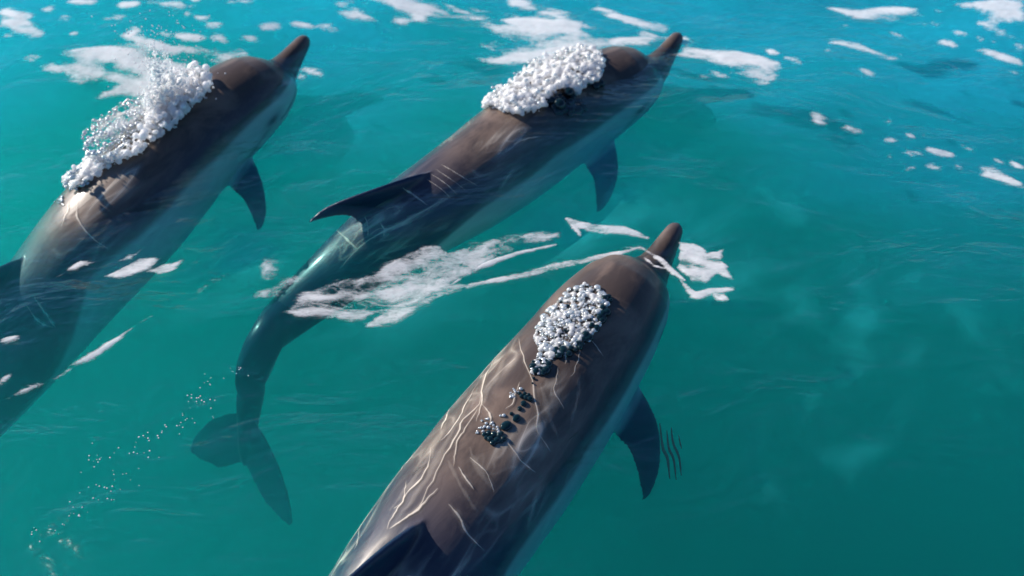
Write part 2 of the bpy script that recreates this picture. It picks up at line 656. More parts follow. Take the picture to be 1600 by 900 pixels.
SP_A = [(474, 47, .035), (436, 98, -.02), (402, 136, -.055), (300, 222, -.115), (200, 332, -.15), (113, 434, -.28), (18, 556, -.42),
        (-72, 676, -.54), (-142, 780, -.64), (-212, 880, -.72)]
SP_B = [(1059, 44, .035), (1030, 84, -.02), (996, 112, -.055), (852, 200, -.11), (742, 282, -.11), (640, 348, -.13), (540, 420, -.25),
        (450, 495, -.32), (418, 528, -.30)] + \
    [(-0.7174 - .16 * d, 2.3773 - .20 * d, -.37 - .85 * d, 0) for d in (.05, .12, .20, .28, .36)]     # the tail stroke: last points in metres
SP_C = [(1057, 341, .035), (1024, 398, -.02), (985, 448, -.06), (860, 626, -.12), (708, 830, -.14), (550, 1045, -.20),
        (420, 1205, -.30), (320, 1335, -.40)]
SC_A, SC_B, SC_C = .97, .92, 1.02
WID_A = (1, 1, .92, .84, .82, .82, .82, .85, .9, .9)
WID_B = (1, 1, .92, .84, .80, .73, .69, .66, .62, .86)
WID_C = (1, 1, .93, .86, .83, .83, .86, .88, .9, .9)
D_A, BVH_A, _ = make_dolphin(SP_A, SC_A, 'dolphin at far left surfacing under a burst of white spray', (0, -.05, -.28, -.2), WID_A)
D_B, BVH_B, _ = make_dolphin(SP_B, SC_B, 'middle dolphin with thick white froth behind its head and a complete sunken tail', width=WID_B)
D_C, BVH_C, _ = make_dolphin(SP_C, SC_C, 'nearest dolphin, large brown back with pale streaks and trailing dark bubbles', width=WID_C)
bpy.data.meshes.remove(REST)

# ------------------------------------------------------------------ white and cyan sheets: painted reflections, aerated water
def poly_field(P, X, Y):
    """Signed distance to polygon P (positive inside)."""
    d = np.full(X.shape, 1e9)
    ins = np.zeros(X.shape, bool)
    n = len(P)
    for i in range(n):
        (ax, ay), (bx, by) = P[i], P[(i + 1) % n]
        ex, ey = bx - ax, by - ay
        u = np.clip(((X - ax) * ex + (Y - ay) * ey) / (ex * ex + ey * ey + 1e-12), 0, 1)
        d = np.minimum(d, np.hypot(X - ax - u * ex, Y - ay - u * ey))
        if abs(ey) > 1e-12:
            ins ^= ((ay > Y) != (by > Y)) & (X < ex * (Y - ay) / ey + ax)
    return np.where(ins, d, -d)

def line_poly(P, w):
    """Tapered ribbon outline round a pixel path."""
    P = np.array(P, float)
    Q = catmull(np.c_[P, np.zeros(len(P))], 8)[:, :2]
    t = np.gradient(Q, axis=0)
    t /= np.linalg.norm(t, axis=1)[:, None] + 1e-9
    n = np.c_[-t[:, 1], t[:, 0]]
    k = np.sin(np.linspace(.12, math.pi - .12, len(Q)))[:, None] ** .6 * w / 2
    return np.vstack([Q + n * k, (Q - n * k)[::-1]]).tolist()

def foam(name, label, polys, holes=(), step=.007, soft=.03, amp=.6, freq=(9, 26), ang=20, z=.004, mat_=None, lo=.0, hi=.5, kind='stuff',
         bias=0.0, lift=0.004, det=5, cat='foam', cap=.5):  # white patches paint reflections lying on the water; spray sheet too
    W = [at_np(p, max(z, -.3))[:, :2] for p in polys]
    H = [at_np(p, max(z, -.3))[:, :2] for p in holes]
    A = np.vstack(W)
    m = soft * 2 + .02
    xs = np.arange(A[:, 0].min() - m, A[:, 0].max() + m, step)
    ys = np.arange(A[:, 1].min() - m, A[:, 1].max() + m, step)
    X, Y = np.meshgrid(xs, ys)
    F = np.full(X.shape, -1e9)
    for p in W:
        F = np.maximum(F, poly_field(p, X, Y))
    for p in H:
        F = np.minimum(F, -poly_field(p, X, Y))
    f = np.clip((F + soft * .25) / (soft * 1.5), -1.5, cap)
    c, s_ = math.cos(R(ang)), math.sin(R(ang))
    u, v = (X * c + Y * s_), (-X * s_ + Y * c)
    u, v = u + .03 * pnoise(X * 7, Y * 7), v + .025 * pnoise(X * 7 + 50, Y * 7)
    lace = .55 - 1.9 * np.abs(pnoise(u * freq[0] * .8 + 31, v * freq[1] * .62)) - .5 * np.abs(pnoise(u * freq[0] * 2.3, v * freq[1] * 1.7 + 8))
    f = f + amp * (.6 * fbm(u * freq[0], v * freq[1], det) + .75 * lace) + bias
    C = sstep(lo, hi, f) if mat_ else sstep(lo - .35, hi + .35, f)
    Z = wave(X, Y) + z + lift * C * (.7 + .3 * pnoise(X * 14, Y * 22))
    keep = C > .012
    q = keep[:-1, :-1] | keep[:-1, 1:] | keep[1:, 1:] | keep[1:, :-1]
    idx = np.arange(X.size).reshape(X.shape)
    Fq = np.stack([idx[:-1, :-1][q], idx[:-1, 1:][q], idx[1:, 1:][q], idx[1:, :-1][q]], -1)
    used, inv = np.unique(Fq, return_inverse=True)
    V = np.stack([X, Y, Z], -1).reshape(-1, 3)[used]
    o = link(name, V, inv.reshape(-1, 4).tolist(), mat_ or M_LACE)
    fattr(o, 'cover', C.ravel()[used])
    tag(o, label, cat, kind=kind)
    return o

def flecks(x0, y0, x1, y1, n, seed, a=(4, 16), rot=8):
    q = random.Random(seed)
    out = []
    for _ in range(n):
        L_ = q.uniform(*a) if q.random() < .4 else q.uniform(a[0], a[0] * 1.8)
        out.append(ell(q.uniform(x0, x1), q.uniform(y0, y1), L_, L_ * q.uniform(.2, .36), q.gauss(rot, 8)))
    return out

def ell(cx, cy, a, b, rot=0, n=14):
    r = R(rot)
    return [(cx + a * math.cos(t) * math.cos(r) - b * math.sin(t) * math.sin(r),
             cy + a * math.cos(t) * math.sin(r) + b * math.sin(t) * math.cos(r)) for t in np.linspace(0, 2 * math.pi, n, endpoint=False)]

foam('reflection_patch', 'long white painted reflections streaming back from the nearest dolphin head',
     [[(1010, 384), (960, 394), (880, 408), (800, 420), (715, 440), (650, 465), (610, 488), (560, 494), (590, 470), (545, 482), (520, 476), (460, 478), (440, 470),
       (470, 438), (520, 420), (580, 415), (600, 400), (640, 385), (680, 372), (700, 385), (760, 374), (830, 362), (872, 360), (880, 368), (820, 380), (770, 396),
       (735, 415), (705, 428), (760, 424), (850, 408), (930, 392), (995, 380)]],
     holes=[[(712, 428), (760, 402), (850, 386), (905, 372), (940, 366), (985, 374), (1000, 380), (930, 390), (850, 405), (760, 421)]],
     soft=.020, amp=.36, freq=(6, 26), ang=12, step=.005, lo=-.1, hi=.75)
foam('reflection_patch', 'thin white lines of painted reflections curling round the nearest dolphin forehead',
     [line_poly([(882, 341), (905, 350), (940, 357), (980, 360), (1015, 370)], 12), line_poly([(882, 341), (900, 356), (908, 366)], 7),
      line_poly([(730, 430), (800, 420), (880, 406), (950, 393), (1004, 382)], 9), line_poly([(700, 432), (745, 408), (800, 392), (870, 378)], 6),
      line_poly([(1000, 382), (1030, 400), (1050, 420), (1072, 436)], 9), line_poly([(1006, 396), (1022, 410), (1040, 416)], 4)],
     soft=.007, amp=.35, freq=(10, 34), ang=10, step=.004, lo=.0, hi=.5)
foam('reflection_patch', 'small patch of white painted reflections beside the beak of the nearest dolphin',
     [[(1062, 376), (1085, 376), (1100, 384), (1105, 392), (1132, 386), (1128, 398), (1146, 434), (1122, 426), (1108, 438), (1080, 436), (1058, 415)],
      line_poly([(1062, 432), (1085, 457), (1112, 452), (1148, 450)], 13), line_poly([(1112, 455), (1140, 468)], 12)],
     soft=.012, amp=.28, freq=(14, 30), ang=-20, step=.004, lo=.0, hi=.4)
foam('reflection_patch', 'broad white painted reflections behind the middle dolphin',
     [[(752, 72), (770, 45), (790, 22), (850, 14), (900, 22), (960, 34), (1010, 40), (1032, 58), (1012, 72), (950, 64), (890, 76), (840, 88), (772, 101), (760, 94), (800, 82)],
      [(1056, 52), (1110, 58), (1140, 70), (1185, 92), (1225, 128), (1200, 138), (1150, 118), (1100, 108), (1060, 92)],
      line_poly([(930, 0), (985, 22), (1040, 38)], 14), line_poly([(690, 0), (760, 30), (800, 48)], 14)],
     soft=.05, amp=.75, freq=(4, 13), ang=-8, step=.009, lo=.0, hi=.5)
foam('reflection_patch', 'white lacy painted reflections beyond the left dolphin',
     [[(76, 104), (130, 92), (105, 78), (160, 74), (190, 66), (260, 72), (380, 84), (345, 102), (290, 122), (215, 140), (158, 142), (180, 126), (120, 116)]],
     soft=.05, amp=.85, freq=(4, 12), ang=-12, step=.009, lo=.0, hi=.5)
foam('reflection_patch', 'loose white flecks of painted reflections at top left of the water',
     [[(0, 12), (40, 20), (60, 30), (45, 36), (75, 55), (60, 68), (30, 55), (0, 42)], ell(130, 6, 24, 7), ell(100, 30, 13, 5, -8), ell(380, 16, 30, 5, 8), ell(268, 20, 24, 7, 8),
      ell(205, 14, 20, 5), ell(328, 38, 22, 4, -6), ell(180, 33, 18, 4, -4), ell(205, 58, 12, 4), ell(517, 41, 20, 4, 8), ell(420, 50, 16, 4, -12), ell(488, 112, 22, 8, 24), ell(470, 118, 10, 10),
      ell(300, 66, 24, 5, 4), ell(45, 92, 10, 3, 10)] + flecks(0, 0, 480, 70, 26, 1),
     soft=.03, amp=.55, freq=(5, 16), ang=-8, step=.009, lo=.0, hi=.45)
foam('reflection_patch', 'white streaks of painted reflections along the top middle of the water',
     [[(556, 2), (600, -6), (700, -4), (730, 8), (765, 30), (700, 24), (640, 22), (600, 14)], ell(560, 30, 34, 6, 8), ell(620, 32, 14, 4, 6), ell(740, 10, 26, 6, 12), ell(860, 4, 26, 7, 12),
      ell(820, -2, 30, 8, 16)] + flecks(520, 0, 960, 30, 18, 2),
     soft=.04, amp=.65, freq=(4, 13), ang=-10, step=.01, lo=.0, hi=.45)
foam('reflection_patch', 'white streaks of painted reflections at the top right of the water',
     [[(1296, -6), (1420, -6), (1484, 24), (1450, 34), (1390, 22), (1340, 14)], [(1480, -6), (1600, -6), (1604, 24), (1560, 20), (1530, 12)],
      line_poly([(1302, 58), (1340, 68), (1398, 86)], 12), line_poly([(1528, 20), (1570, 38), (1604, 52)], 14), line_poly([(1536, 60), (1575, 74), (1604, 84)], 13),
      ell(1502, 39, 10, 4, 10), ell(1486, 50, 12, 4, 14), ell(1570, 97, 12, 4, 30), ell(1290, 78, 10, 5), ell(1390, 66, 12, 3, 6), ell(1240, 98, 15, 4, 20), ell(1206, 80, 12, 7)] + flecks(1280, 0, 1600, 110, 16, 3, rot=20) + flecks(1100, 50, 1240, 140, 9, 5, rot=18),
     soft=.035, amp=.6, freq=(4, 14), ang=-18, step=.01, lo=.0, hi=.45)
foam('reflection_patch', 'line of white flecks and a patch of painted reflections at the right edge',
     [ell(1282, 190, 14, 6, 10), ell(1275, 200, 7, 4), ell(1332, 206, 14, 4, 18), ell(1391, 218, 12, 6, 8), ell(1425, 209, 8, 4), ell(1428, 234, 14, 3, 10), ell(1475, 229, 20, 6, 4),
      ell(1512, 217, 18, 5, 26), ell(1460, 256, 12, 4, 14), ell(1390, 189, 8, 3), ell(1424, 260, 8, 3), ell(1592, 243, 10, 4, 30), ell(1590, 222, 8, 4),
      [(1506, 236), (1530, 244), (1552, 236), (1580, 262), (1604, 278), (1600, 286), (1560, 276), (1530, 268), (1540, 258)]] + flecks(1340, 190, 1600, 280, 12, 4, (3, 9), 18),
     soft=.026, amp=.5, freq=(6, 18), ang=-18, step=.008, lo=.0, hi=.5)
foam('reflection_patch', 'white slivers of painted reflections over the sunken tail of the left dolphin',
     [[(66, 424), (100, 398), (118, 386), (148, 388), (115, 402)], [(157, 416), (190, 398), (214, 385), (246, 388), (238, 400), (205, 414), (180, 420)],
      [(165, 394), (215, 376), (205, 388)], [(224, 408), (250, 396), (280, 392), (268, 408), (245, 414)],
      line_poly([(102, 562), (150, 540), (206, 500)], 9), line_poly([(6, 616), (35, 600), (62, 588)], 7), line_poly([(70, 588), (110, 562)], 5), line_poly([(205, 500), (238, 480)], 4),
      line_poly([(-4, 592), (14, 578)], 8), line_poly([(6, 562), (24, 553)], 4), ell(10, 522, 16, 5, -20)],
     soft=.014, amp=.4, freq=(8, 24), ang=30, step=.005, lo=.0, hi=.6)
foam('reflection_patch', 'thin pale painted reflections between the left dolphin and the middle dolphin',
     [[(310, 436), (330, 414), (368, 398), (372, 408), (345, 428)], [(392, 452), (410, 430), (440, 436), (430, 446)], [(395, 398), (430, 380), (470, 386), (500, 394), (440, 416), (415, 424)],
      ell(484, 366, 18, 8, -10), ell(450, 420, 40, 7, -28)],
     soft=.04, amp=.6, freq=(7, 18), ang=28, step=.007, lo=.0, hi=1.1)

foam('air_and_reflection', 'pale cyan water full of fine air below the wakes',
     [[(280, 360), (360, 330), (440, 330), (470, 370), (420, 420), (360, 450), (300, 440)],
      [(600, 500), (660, 420), (760, 340), (900, 300), (1010, 320), (1000, 380), (860, 420), (700, 470)],
      [(1050, 340), (1150, 350), (1190, 430), (1160, 500), (1080, 470)],
      [(300, 270), (345, 320), (420, 280), (385, 330), (300, 370)],
      [(800, 330), (930, 280), (970, 320), (880, 350)]],
     soft=.22, amp=.5, freq=(3, 8), ang=25, step=.025, z=-.16, mat_=M_HAZE, lo=-.3, hi=1.7, lift=0, cat='water')
foam('air_and_reflection', 'bright cyan painted sky reflections across the far part of the scene',
     [[(-400, -260), (2000, -260), (2000, 60), (1620, 300), (1450, 290), (1250, 190), (1100, 150), (960, 200), (740, 90), (560, 150), (470, 210), (300, 60), (100, 110), (-200, 200)]],
     soft=.42, amp=.30, freq=(1.6, 4), ang=-14, step=.03, z=-.14, mat_=M_BLUE, lo=-.9, hi=1.5, lift=0, cat='water', cap=1.0)
foam('air_and_reflection', 'faint lighter blotches of painted reflections on water at lower right',
     [[(1220, 430), (1290, 420), (1285, 520), (1230, 500)], [(1310, 430), (1380, 420), (1375, 520), (1310, 510)], [(1315, 540), (1370, 545), (1350, 620), (1312, 600)],
      [(1390, 570), (1430, 560), (1420, 640), (1390, 650)], [(1200, 690), (1270, 620), (1280, 640), (1230, 700)], [(1190, 690), (1220, 690), (1200, 770)],
      [(1320, 690), (1370, 710), (1320, 790)], [(1270, 690), (1300, 700), (1280, 740)], [(1400, 430), (1480, 500), (1560, 600), (1604, 650), (1604, 620), (1500, 480), (1430, 420)],
      [(1170, 300), (1280, 330), (1330, 400), (1250, 380)], [(1120, 60), (1210, 0), (1290, 20), (1230, 90)]],
     soft=.09, amp=.8, freq=(4, 7), ang=70, step=.02, z=-.22, mat_=M_HAZE, lo=-.1, hi=2.3, lift=0, cat='water')

# ------------------------------------------------------------------ caustic light painted on the backs
def on_body(px, py, bvh, eps=.003):
    d = ray(px, py).normalized()
    h = bvh.ray_cast(EYE, d)
    if h[0] is None:
        return None
    n = h[1] if h[1].dot(d) < 0 else -h[1]
    return h[0] + n * eps, n

def streaks(label, bvh, paths, width, mat_=None, name='caustic_streak', cat='painted light streak'):  # caustic light painted as pale strips; also draws the scars
    V, F, C = [], [], []
    for P in paths:
        wd = width * (P[0] if isinstance(P[0], (int, float)) else 1)
        faint = .2 if wd > width * 2 else 1.0
        P = P[1:] if isinstance(P[0], (int, float)) else P
        q = np.c_[np.array(P, float), np.zeros(len(P))]
        Q = catmull(q, max(3, int(30 / len(P))))[:, :2]
        j = fbm(Q[:, 0] * .05, Q[:, 1] * .05 + 9, 3) * 2.2
        pts = []
        for (x, y), jj in zip(Q, j):
            h = on_body(x + jj, y + jj * .4, bvh)
            if h:
                pts.append(h)
        if len(pts) < 4:
            continue
        n0, m = len(V), len(pts)
        for i, (p, n) in enumerate(pts):
            a, b = pts[max(i - 1, 0)][0], pts[min(i + 1, m - 1)][0]
            t = (b - a).normalized()
            side = n.cross(t).normalized()
            k = math.sin(math.pi * (.04 + .92 * i / (m - 1))) ** .5
            k2 = .7 + .5 * float(pnoise(np.array([i * .31 + n0]), np.array([.5]))[0])
            for u, hgt, cv in ((-4.0, 0, 0), (-1.1, .0002, .12), (-.5, .0004, .8), (0, .0005, 1), (.5, .0004, .8), (1.1, .0002, .12), (4.0, 0, 0)):
                r = p + side * (u * wd * k * max(k2, .35))
                nr = bvh.find_nearest(r)
                V.append(nr[0] + n * (.0025 + hgt))
                C.append(cv * faint * k * min(1, .45 + k2 * .5))
        for i in range(m - 1):
            for c in range(6):
                F.append((n0 + i * 7 + c, n0 + i * 7 + c + 1, n0 + i * 7 + 8 + c, n0 + i * 7 + 7 + c))
    o = link(name, V, F, mat_ or M_CAUSTIC)
    fattr(o, 'cover', C)
    tag(o, label, cat, kind='stuff')

def caustic_mat():  # net of caustic light painted from ridged noise
    m, N, L, out = mat('caustic_net')
    rest = N.new('ShaderNodeAttribute')
    rest.attribute_name = 'rest'
    mp = N.new('ShaderNodeMapping')
    mp.inputs['Scale'].default_value = (4.2, 10, 10)
    L.new(rest.outputs['Vector'], mp.inputs['Vector'])
    net = None
    for sc, k, wt in ((.8, 24, .9), (1.7, 18, .45)):
        q = nnoise(N, L, sc, 1.5, .4, mp.outputs[0], .9)
        d = math_(N, L, 'ABSOLUTE', math_(N, L, 'SUBTRACT', q.outputs[0], .5), 0)
        e = math_(N, L, 'MULTIPLY', math_(N, L, 'DIVIDE', 1, math_(N, L, 'ADD', 1, math_(N, L, 'POWER', math_(N, L, 'MULTIPLY', d, k * 1.6), 2))), wt)
        net = e if net is None else math_(N, L, 'ADD', net, e)
    big = nnoise(N, L, .6, 2, .5, mp.outputs[0])
    net = math_(N, L, 'MULTIPLY', net, ramp(N, L, big.outputs[0], .42, .66))
    p = N.new('ShaderNodeBsdfPrincipled')
    p.inputs['Base Color'].default_value = (.95, .82, .68, 1)
    p.inputs['Roughness'].default_value = .3
    tr = N.new('ShaderNodeBsdfTransparent')
    mx = N.new('ShaderNodeMixShader')
    L.new(math_(N, L, 'MULTIPLY', net, attr(N, 'cover')), mx.inputs[0])
    L.new(tr.outputs[0], mx.inputs[1])
    L.new(p.outputs[0], mx.inputs[2])
    L.new(mx.outputs[0], out.inputs['Surface'])
    return m
M_NET = caustic_mat()

def film(root, t0, t1, gain):
    """Thin sheet of painted caustic light over a dolphin's back: a part of that dolphin, a millimetre off its skin."""
    body = [c for c in root.children if c.name.startswith('body')][0]
    me = body.data
    n = len(me.vertices)
    co, no = np.empty(n * 3), np.empty(n * 3)
    me.vertices.foreach_get('co', co)
    me.vertex_normals.foreach_get('vector', no)
    co, no = co.reshape(-1, 3), no.reshape(-1, 3)
    t = RV[:, 0] / LEN
    hw = np.interp(t, PROF[:, 0], PROF[:, 1])
    top = np.interp(t, PROF[:, 0], PROF[:, 2])
    bot = np.interp(t, PROF[:, 0], PROF[:, 3])
    rel = (RV[:, 2] - (top + bot) / 2) / np.maximum((top - bot) / 2, .004)
    c = sstep(t0, t0 + .09, t) * sstep(t1, t1 - .08, t) * sstep(-.1, .45, rel) * (np.hypot(RV[:, 1] / hw, rel) < 1.12) * gain
    keep = c > .01
    f = np.array(RF)
    q = keep[f].any(1)
    used, inv = np.unique(f[q], return_inverse=True)
    o = link('painted_caustics', (co + no * .0012)[used], inv.reshape(-1, 4).tolist(), M_NET, root)
    fattr(o, 'cover', c[used])
    at_ = o.data.attributes.new('rest', 'FLOAT_VECTOR', 'POINT')
    at_.data.foreach_set('vector', RV[used].astype(np.float32).ravel())
film(D_A, .28, .50, .5)
film(D_B, .30, .66, .6)
film(D_C, .22, .62, .62)

streaks('pale painted streaks of caustic light over the back of the nearest dolphin', BVH_C, [
    [(789, 526), (773, 564), (757, 595), (753, 632), (745, 660)], [(753, 632), (765, 648), (767, 662)],
    [(813, 530), (815, 548), (824, 576), (833, 604), (836, 629), (840, 648), (838, 669), (847, 688), (861, 708)],
    [(791, 688), (813, 720), (837, 739)],
    [1.25, (756, 588), (750, 632), (724, 656), (716, 680), (696, 712), (676, 752), (660, 784), (640, 806)],
    [(700, 624), (702, 644), (688, 672)], [(674, 700), (666, 736), (638, 772), (616, 804), (606, 828)], [(634, 752), (632, 780), (616, 796)],
    [1.2, (700, 788), (718, 808), (728, 832), (756, 860)], [(566, 820), (556, 860)], [(608, 828), (648, 800), (684, 764)], [.8, (916, 523), (944, 559)],
    [.8, (883, 542), (883, 570)], [.7, (748, 640), (716, 690), (708, 730)], [.7, (735, 716), (760, 740), (772, 770)], [.7, (716, 730), (740, 766)], [.6, (812, 598), (800, 630), (790, 640)],
    [.6, (872, 575), (866, 610), (880, 640)], [.6, (652, 690), (640, 720), (622, 742)], [.5, (905, 545), (902, 570), (890, 590)],
    [4, (740, 620), (700, 690), (660, 760), (620, 815)], [5, (700, 660), (660, 730), (610, 800)], [4, (790, 560), (770, 600), (745, 650)], [3.5, (735, 700), (745, 730), (770, 765)],
    [3.2, (845, 600), (858, 650), (872, 690)], [3, (700, 720), (720, 760), (745, 800)], [3, (905, 590), (900, 630), (890, 670)],
    [.6, (830, 470), (800, 510), (789, 526)], [.6, (690, 690), (706, 672), (724, 640), (748, 600)]], .0030)
M_SCAR = cover_mat('scar_dark', (.02, .018, .018), .75, .3)
streaks('small dark rake scars on the left side of the nearest dolphin back', BVH_C,
        [[(726 + 5 * i, 606 + (i % 2) * 2 - i), (720 + 5 * i, 613 - i), (716 + 5 * i, 620 - i)] for i in range(5)] +
        [[(640 + 4 * i, 742 - 3 * i), (648 + 4 * i, 740 - 3 * i), (656 + 4 * i, 734 - 3 * i)] for i in range(4)] +
        [[(884, 690), (894, 683), (902, 674)]], .0016, M_SCAR, 'scar', 'scars')
streaks('short pale painted streaks of caustic light on the rear back of the middle dolphin', BVH_B, [
    [(628, 292), (647, 306), (670, 322)], [1.2, (523, 357), (540, 372), (560, 390)], [.8, (570, 336), (576, 352), (574, 369)], [.6, (592, 344), (606, 366)],
    [.45, (680, 265), (700, 278), (730, 300)], [.45, (672, 272), (694, 286), (716, 306)], [.45, (690, 258), (714, 272), (744, 290)], [.4, (666, 280), (690, 296), (704, 310)],
    [.5, (800, 226), (820, 218), (846, 214)]], .0036)
streaks('thin pale painted streaks of caustic light behind the spray on the left dolphin', BVH_A, [
    [(122, 312), (122, 342), (142, 369), (169, 389)], [.8, (109, 315), (103, 335), (98, 355)], [(52, 460), (75, 496), (88, 512)], [(42, 478), (62, 503), (85, 512)]], .0036)

# ------------------------------------------------------------------ bubbles
def inside(P, x, y):
    r, n = False, len(P)
    for i in range(n):
        (ax, ay), (bx, by) = P[i], P[(i + 1) % n]
        if (ay > y) != (by > y) and x < (bx - ax) * (y - ay) / (by - ay) + ax:
            r = not r
    return r

def balls(items, flat=.75, shape=ICO2):
    """items: (centre, normal, radius) -> joined vertices and faces."""
    V, F = [], []
    bv, bf = shape
    for c, n, r in items:
        n = Vector(n).normalized()
        q = n.to_track_quat('Z', 'Y').to_matrix()
        k = bv * np.array([r, r, r * flat])
        k = k @ np.array(q).T + np.array(c)
        n0 = len(V)
        V.extend(k.tolist())
        F.extend([tuple(i + n0 for i in f) for f in bf])
    return V, F

def scatter(P, count, rmin, rmax, bvh, rnd, stack=0.0, plane=.01, crowd=.8, power=2):
    xs, ys = [p[0] for p in P], [p[1] for p in P]
    got, tries = [], 0
    while len(got) < count and tries < count * 60:
        tries += 1
        x, y = rnd.uniform(min(xs), max(xs)), rnd.uniform(min(ys), max(ys))
        if not inside(P, x, y):
            continue
        h = on_body(x, y, bvh, 0) if bvh else None
        c, n = h if h else (at(x, y, plane), Vector((0, 0, 1)))
        r = rmin + (rmax - rmin) * rnd.random() ** power
        if any((c - g[0]).length < (r + g[2]) * crowd for g in got):
            continue
        got.append((c, n, r, x, y))
    return [(c + n * (r * .5 + stack * rnd.random()), n, r, x, y) for c, n, r, x, y in got]

def froth(name, label, items, mat_, voxel=.0032):
    """Foam bubbles merged into one lumpy skin."""
    V, F = balls([i[:3] for i in items], .9)
    o = link(name, V, F, mat_)
    m = o.modifiers.new('merge', 'REMESH')
    m.mode = 'VOXEL'
    m.voxel_size = voxel
    m.use_smooth_shade = True
    m2 = o.modifiers.new('settle', 'SMOOTH')
    m2.factor = .5
    m2.iterations = 2
    dg = bpy.context.evaluated_depsgraph_get()
    dg.update()
    me = bpy.data.meshes.new_from_object(o.evaluated_get(dg))
    old = o.data
    o.modifiers.clear()
    o.data = me
    bpy.data.meshes.remove(old)
    fattr(o, 'cover', np.ones(len(me.vertices)))
    tag(o, label, 'foam', kind='stuff')
    return o

rnd = random.Random(3)
PC = [(893, 452), (915, 444), (942, 455), (950, 475), (940, 505), (918, 535), (895, 550), (872, 556), (856, 566), (850, 588), (832, 586), (830, 574), (842, 552), (834, 530), (842, 505), (866, 476)]
main = scatter(PC, 1500, .0014, .0095, BVH_C, rnd, .003, crowd=.42, power=2.6)
V, F = balls([i[:3] for i in main if rnd.random() < .6], .55)
tag(link('bubble_cluster', V, F, M_BUB), 'dense cluster of glassy white bubbles on the nearest dolphin back', 'bubbles', kind='stuff')
V, F2 = balls([i[:3] for i in main if rnd.random() < .07], .66)
tag(link('bubble_cluster', V, F2, M_DARKBUB), 'clear bubbles sprinkled through the white cluster on the nearest dolphin', 'bubbles', kind='stuff')
crust = scatter(PC, 420, .003, .008, BVH_C, rnd, -.002, crowd=.35)
froth('froth', 'white froth crust under the bubble cluster of the nearest dolphin', [i[:3] for i in crust if rnd.random() < .8], M_FROTH, .0026)
edge = [(942, 500), (930, 512), (918, 528), (903, 541), (885, 548), (870, 552), (857, 573), (848, 582), (838, 579), (944, 486), (948, 470), (911, 528)]
items = []
for x, y in edge:
    for _ in range(5):
        h = on_body(x + rnd.gauss(0, 4), y + rnd.gauss(0, 4), BVH_C, .004)
        if h:
            items.append((h[0], h[1], rnd.uniform(.005, .011)))
V, F = balls(items)
tag(link('bubble_cluster', V, F, M_DARKBUB), 'dark clear bubbles along the lower edge of the white cluster', 'bubbles', kind='stuff')

# the loose bubbles trailing behind the cluster, one object each
bub_me = None
for x, y, r, lab in [
        (818, 631, 5, 'round dark bubble just below the upper dark bubble patch on the nearest dolphin'),
        (812, 639, 4, 'second dark bubble down the trail on the nearest dolphin'),
        (799, 647, 3, 'tiniest dark bubble, set left of the trail on the nearest dolphin'),
        (807, 654, 6.5, 'medium dark bubble midway down the trail on the nearest dolphin'),
        (791, 666, 8.5, 'largest oval dark bubble, just above the lower dark bubble patch')]:
    h = on_body(x, y, BVH_C, .002)
    if bub_me is None:
        o = link('bubble', ICO2[0], ICO2[1], M_DARKBUB)
        bub_me = o.data
    else:
        o = bpy.data.objects.new('bubble', bub_me)
        col.objects.link(o)
    o.location = h[0]
    o.rotation_euler = h[1].to_track_quat('Z', 'Y').to_euler()
    k = r / 700
    o.scale = (k * 1.25, k, k * .6)
    tag(o, lab, 'bubble', 'loose bubbles trailing down the nearest dolphin')
for lab, pts in (('upper dark bubble patch on the nearest dolphin, below the white cluster',
                  [(822, 622, 6), (828, 624, 6), (815, 620, 5), (812, 616, 4), (834, 592, 3), (832, 600, 2.4), (835, 584, 3), (820, 616, 4), (826, 618, 4)]),
                 ('lower dark bubble patch on the nearest dolphin, at the end of the trail',
                  [(757, 680, 5), (764, 678, 6), (772, 680, 7), (780, 682, 7), (787, 686, 6), (766, 687, 7), (776, 689, 7), (770, 693, 6), (760, 685, 5), (782, 690, 5), (784, 678, 4)])):
    db = [(h[0], h[1], r / 820) for h, r in ((on_body(x, y, BVH_C, .003), r) for x, y, r in pts) if h]
    V, F = balls(db, .7)
    tag(link('bubble_cluster', V, F, M_DARKBUB), lab, 'bubbles', kind='stuff')
wb = []
for x, y in [(758, 668), (752, 672), (748, 676), (764, 666), (770, 670), (757, 660), (805, 612), (812, 610), (800, 616), (795, 622), (786, 648), (768, 662), (776, 672), (760, 664)]:
    for _ in range(3):
        h = on_body(x + rnd.gauss(0, 3), y + rnd.gauss(0, 2), BVH_C, .002)
        if h:
            wb.append((h[0], h[1], rnd.uniform(.002, .005)))
V, F = balls(wb)
tag(link('bubble_cluster', V, F, M_BUB), 'tiny white bubbles beside the trailing dark bubbles', 'bubbles', kind='stuff')

# froth on the middle dolphin
PB = [(752, 170), (772, 148), (800, 132), (830, 104), (868, 90), (905, 80), (938, 86), (944, 106), (936, 128), (914, 134), (905, 150), (880, 142), (862, 152), (850, 172), (826, 178), (814, 184), (790, 178), (776, 172)]
it = scatter(PB, 1900, .0025, .010, BVH_B, rnd, .024, crowd=.32)
froth('froth', 'thick white bubbly froth on the middle dolphin behind its head', it, M_FROTH)
V, F = balls([i[:3] for i in scatter(PB, 420, .002, .008, BVH_B, rnd, .034, crowd=.4)])
tag(link('bubble_cluster', V, F, M_BUB), 'glassy bubbles on top of the middle dolphin froth', 'bubbles', kind='stuff')
dk = scatter([(850, 165), (862, 150), (885, 146), (905, 152), (912, 170), (900, 180), (870, 180)], 26, .008, .022, BVH_B, rnd, .008, crowd=.5) + \
     scatter([(912, 132), (930, 120), (942, 112), (938, 134), (922, 138)], 12, .006, .014, BVH_B, rnd, .004, crowd=.5)
V, F = balls([i[:3] for i in dk])
tag(link('bubble_cluster', V, F, M_DARKBUB), 'large dark clear bubbles beside the froth on the middle dolphin', 'bubbles', kind='stuff')

